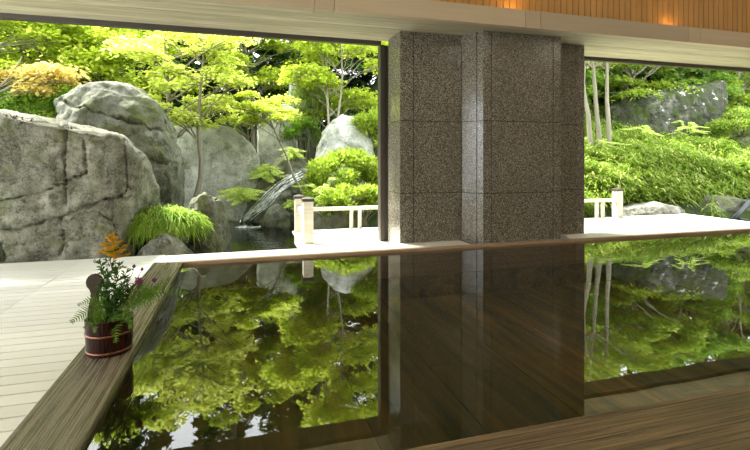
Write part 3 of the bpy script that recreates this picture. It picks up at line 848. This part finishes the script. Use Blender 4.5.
# ---------------------------------------------------------------- ferns
def frond(name, pts, width, mat, parent, npin=18, stem=.003, fold=.25, seed=0, lobes=True, up=Vector((0,0,1))):
    """pts: control points of the midrib"""
    rg = random.Random(seed); pts = [Vector(p) for p in pts]
    def ev(u):
        m = len(pts)-1; s = min(u*m, m-1e-6); i = int(s); f = s-i
        p0 = pts[max(i-1,0)]; p1 = pts[i]; p2 = pts[i+1]; p3 = pts[min(i+2,m)]
        return .5*((2*p1)+(p2-p0)*f+(2*p0-5*p1+4*p2-p3)*f*f+(3*p1-p0-3*p2+p3)*f**3)
    b = MB(); K = npin
    P = [ev(k/K) for k in range(K+1)]
    b.tube(P, [stem*(1-.8*k/K) for k in range(K+1)], 4)
    L = sum(((P[i+1]-P[i]).length for i in range(K)))
    for k in range(2, K+1):
        u = k/K; d = (ev(min(1,u+.02))-ev(u-.02)).normalized()
        sd = d.cross(up)
        if sd.length < .1: sd = d.cross(Vector((1,0,0)))
        sd.normalize(); nm = sd.cross(d)
        wv = width*(math.sin(min(1,(u-.05)*1.25)**.8*PI*.93)**.75 if u < .98 else .1)
        wv = max(wv, .08*width)
        for s in (-1, 1):
            dr = (sd*s + d*.45 - nm*fold + Vector((rg.uniform(-1,1),rg.uniform(-1,1),rg.uniform(-1,1)))*.08).normalized()
            cr = dr.cross(nm).normalized(); hw = L/K*.46
            q = P[k]
            if lobes:
                m = 4; vs = [q]; 
                top = []; bot = []
                for j in range(1, m+1):
                    uu = j/(m+1); h = hw*(1-uu*.75)
                    top += [q+dr*wv*(uu-.06)+cr*h, q+dr*wv*(uu+.02)+cr*h*.5]; bot += [q+dr*wv*(uu-.06)-cr*h, q+dr*wv*(uu+.02)-cr*h*.5]
                vs = [q] + bot + [q+dr*wv] + top[::-1]
                b.add(vs, [tuple(range(len(vs)))])
            else:
                b.add([q, q+dr*wv*.4-cr*hw, q+dr*wv, q+dr*wv*.4+cr*hw], [(0,1,2,3)])
    return b.build(name, M[mat], parent)

def onr(x, y):
    h = ROCKS['dark rock behind the fern'[:24]].ray_cast(Vector((0,0,1)), (wp(x, y, 10)-Vector((0,0,1))).normalized())
    return h[0] if h[0] is not None else wp(x, y, 9.9)

def fern_plant(label, c, L, n, mat, seed, width=.09, dirs=(0, 2*PI)):
    rg = random.Random(seed)
    t = empty('fern', c, label, 'fern')
    c = Vector(c)
    for k in range(n):
        a = dirs[0] + (dirs[1]-dirs[0])*(k+rg.uniform(.2,.8))/n; l = L*rg.uniform(.5,1.2); e = rg.uniform(.05,1.4)
        h = Vector((math.cos(a), math.sin(a), 0))
        cb = c; c = cb + Vector((rg.uniform(-1,1), rg.uniform(-.6,.6), rg.uniform(-.7,.7)))*.22*L
        pts = [c, c+h*l*.3*math.cos(e)+Vector((0,0,l*.36*math.sin(e)+.05)), c+h*l*.65+Vector((0,0,l*.42*math.sin(e))), c+h*l*.9+Vector((0,0,l*.46*math.sin(e)-.03))]
        frond('frond', pts, width*.8, mat, t, 24, .005, .25, seed*50+k, lobes=False, up=Vector((0,-.5,.85)))
        c = cb
    return t
fern_plant('bright fern spreading left of the cascade in front of the slab', onr(241,200), .50, 34, 'fern', 1, .11)
fern_plant('bright yellow green fern growing above the cascade rock', onr(268,178), .48, 34, 'fern', 2, .11)
fern_plant('small fern on the dark rock above the cascade', onr(292,158), .36, 18, 'fern', 3, .09)
fern_plant('small fern beside the low rock near the railing post', at(291,208,9.4), .38, 9, 'fern', 4, .09)
fern_plant('fern arching out of the shrubs behind the railing', at(322,196,8.2), .55, 9, 'fern', 5, .09)
for k, (x, y, Y) in enumerate([(648,135,9.7), (690,132,9.9), (604,150,9.2)]):
    fern_plant(['pale fern at the foot of the mossy boulder, left one', 'pale fern at the foot of the mossy boulder, right one', 'pale fern on the slope beside the right pillar'][k], at(x, y, Y), .6, 11, 'fern', 10+k, .11)

# black pipe at the right
b = MB(); b.tube([at(757,198,7.2), at(748,203,7.15), at(741,211,7.1), at(731,221,7.05)], [.06,.055,.045,.05], 10)
b.tube([at(735,214,7.08), at(740,219,7.05), at(748,220,7.0)], [.02,.02,.02], 6)
tag(b.build('garden_pipe', M['black'], smooth=True), 'black knobbly pipe slanting onto the deck at the right edge', 'pipe')

# ---------------------------------------------------------------- flower bucket
BX, BY = -.652, 2.70
t = empty('wooden_bucket', (BX, BY, 0), 'reddish brown wooden bucket with copper bands and a round-topped handle on the left curb', 'bucket')
b = MB(); NS = 18
R0_, R1_, H_ = .105, .112, .175
for k in range(NS):
    a0 = 2*PI*k/NS+.008; a1 = 2*PI*(k+1)/NS-.008; am = (a0+a1)/2
    vs = []
    for z, ro in ((0,R0_),(H_,R1_)):
        for r_, a_ in ((ro,a0),(ro*1.003,am),(ro,a1),(ro-.014,a1),(ro-.014,a0)): vs.append((BX+r_*math.cos(a_), BY+r_*math.sin(a_), z))
    b.add(vs, [(0,4,3,2,1),(5,6,7,8,9),(0,1,6,5),(1,2,7,6),(2,3,8,7),(3,4,9,8),(4,0,5,9)])
b.build('staves', M['bucket'], t)
b = MB(); b.lathe([(0,.015),(.098,.015),(.098,.025),(0,.025)], BX, BY, 0, 24); b.build('bottom', M['bucket'], t)
for z in (.012, .098):
    r = R0_ + (R1_-R0_)*z/H_
    b = MB(); b.lathe([(r,z),(r+.0035,z+.001),(r+.004,z+.005),(r+.0035,z+.011),(r,z+.012)], BX, BY, 0, 40)
    tag(b.build('band', M['copper'], t, smooth=True), 'copper band')
# handle stave facing left, round disc on top
ha = math.radians(146); hx, hy = BX+.098*math.cos(ha), BY+.098*math.sin(ha)
prof = [(.034,0),(.034,.20),(.030,.225),(.021,.25),(.020,.285),(.026,.305)]
cz, cr = .345, .046
outl = [(x, z) for x, z in prof]
for k in range(13):
    a_ = math.radians(-52 + 284*k/12)
    if k <= 6 or True: outl.append((cr*math.cos(a_), cz+cr*math.sin(a_)))
outl = outl[:len(prof)] + [q for q in outl[len(prof):]] + [(-x, z) for x, z in prof[::-1]]
b = MB(); n = len(outl); th = .017
ux, uy = C_, -S_           # handle board faces the viewer side
nx, ny = S_, C_
b.add([(hx+ux*x-nx*th/2, hy+uy*x-ny*th/2, z+.0) for x, z in outl] + [(hx+ux*x+nx*th/2, hy+uy*x+ny*th/2, z) for x, z in outl],
      [tuple(range(n-1,-1,-1)), tuple(range(n,2*n))] + [(i,(i+1)%n,n+(i+1)%n,n+i) for i in range(n)])
tag(b.build('handle', M['handle'], t, bevel=.004), 'brown upright handle with round top')
b = MB(); b.lathe([(0,.13),(.096,.13)], BX, BY, 0, 24); b.build('filling', M['soil'], t)

# plants standing in the bucket
PC = Vector((BX, BY, .13))
def lp(x, y, dY=0): return wp(x, y, BY+dY)
t = empty('goldenrod', PC, 'orange yellow goldenrod plume with dark leafy stems standing in the bucket', 'flower')
rg = random.Random(4); rng = np.random.default_rng(4)
b = MB(); Lp = []; Ld = []
stems = [((113,240),0), ((100,262),-.02), ((128,268),.02), ((120,262),-.04), ((108,275),.04), ((136,282),.03), ((98,285),.0), ((125,285),-.05), ((118,290),.03)]
for (x, y), dY in stems:
    tp = lp(x, y, dY); bs_ = PC + Vector((rg.uniform(-.03,.03), rg.uniform(-.03,.03), 0))
    pts = limb(b, bs_, tp, .0032, .0016, rg, 8, .02, 5)
    for i in range(3, 9):
        for _ in range(9):
            a_ = rg.uniform(0,2*PI); d = Vector((math.cos(a_), math.sin(a_), rg.uniform(.1,.9))).normalized()
            l_ = rg.uniform(.018,.034); q = pts[i].lerp(pts[i-1], rg.random())
            b.tube([q, q+d*l_*.6], [.0009,.0006], 3)
            for s in range(3):
                Lp.append(q+d*l_*(.35+.35*s)); Ld.append(d+Vector((rg.uniform(-.6,.6),)*3))
b.build('stem', M['darkgreen'], t)
link('foliage', leaves_mesh('foliage', np.array([tuple(p) for p in Lp]), np.array([tuple(p) for p in Ld]), .026, .36, M['darkgreen'], rng, .8), t)
# plume: a pyramid of short arching sprays
Pp = []; Pd = []; b = MB()
axis0, axis1 = lp(114,259), lp(112,235)
for k in range(22):
    u = k/21; c0 = axis0.lerp(axis1, u); l_ = .088*(1-u)**.8*(.75 if u < .15 else 1)+.008
    a_ = k*2.4; d = Vector((math.cos(a_), math.sin(a_)*.8, .25))
    pe = c0+d*l_; b.tube([c0, c0.lerp(pe,.5)+Vector((0,0,.006)), pe], [.001,.001,.0006], 3)
    m = int(70*l_/.05)+12
    for j in range(m):
        s = rg.random(); q = c0.lerp(pe, s) + Vector((rg.gauss(0,.003), rg.gauss(0,.003), rg.gauss(.004,.003)))
        Pp.append(tuple(q)); Pd.append((rg.gauss(0,1), rg.gauss(0,1), rg.gauss(.4,1)))
b.tube([axis0-Vector((0,0,.03)), axis1], [.002,.001], 4)
b.build('plume_spray', M['gold'], t)
tag(link('plume', leaves_mesh('plume', np.array(Pp), np.array(Pd), .0085, .7, M['gold'], rng, 1.0), t), 'orange yellow flower plume')

def thistle(x, y, dY, r, label, sag=0):
    p = lp(x, y, dY); t = empty('purple_flower', p, label, 'flower', 'purple flowers in the bucket')
    b = MB(); limb(b, PC+Vector((.03,0,0)), p-Vector((0,0,r*.8)), .0022, .0014, random.Random(int(x)), 7, .04, 5); b.build('stem', M['darkgreen'], t)
    b = MB(); b.lathe([(0,-r),(r*.5,-r*.9),(r*.85,-r*.4),(r*.9,0),(r*.6,r*.3),(0,r*.35)], p.x, p.y, p.z, 14); b.build('bud', M['purple'], t, smooth=True)
    rr_ = random.Random(int(x*3)); b = MB()
    for k in range(46):
        a_ = rr_.uniform(0,2*PI); e_ = rr_.uniform(.05,1.3); d = Vector((math.cos(a_)*math.cos(e_), math.sin(a_)*math.cos(e_), math.sin(e_)))
        sd = d.cross(Vector((.1,.2,1))).normalized()*r*.13; q = p+d*r*.5
        b.add([q-sd, q+sd, q+d*r*rr_.uniform(.5,.85)], [(0,1,2)])
    b.build('petals', M['purple'], t)
thistle(139,281, .0, .021, 'larger purple flower on the right of the bucket bouquet')
thistle(154,279.5, .03, .014, 'small round purple flower at the far right of the bucket bouquet')
thistle(134,266, .05, .010, 'small dusky purple flower highest beside the goldenrod')
thistle(142,269, .05, .009, 'small dusky purple flower next to the highest purple one')

t = empty('cut_fern', PC, 'green cut fern fronds arching over the rim of the bucket', 'fern')
fr = [([(112,312),(105,302),(92,300),(78,305)], -.06, .030), ([(112,312),(100,308),(85,313),(71,322)], -.12, .040), ([(114,314),(105,312),(94,320),(84,328)], -.14, .03),
      ([(114,312),(114,316),(116,326),(116,342)], -.15, .036), ([(116,312),(124,311),(129,318),(130,328)], -.13, .026),
      ([(116,310),(128,302),(142,303),(160,300)], -.05, .036), ([(116,308),(130,294),(144,288),(157,291)], .0, .030), ([(118,306),(140,296),(160,290),(186,293)], .05, .040),
      ([(114,312),(104,314),(96,325),(95,332)], -.15, .022), ([(120,308),(136,300),(152,292),(170,278)], .09, .034)]
for k, (pp, dy, wd) in enumerate(fr):
    pts = [lp(x, y, dy*i/3*1.0) for i, (x, y) in enumerate(pp)]
    frond('frond', pts, wd*1.45, 'potfern', t, 20, .0016, .1, 200+k, True, Vector((-.15,-.85,.5)))
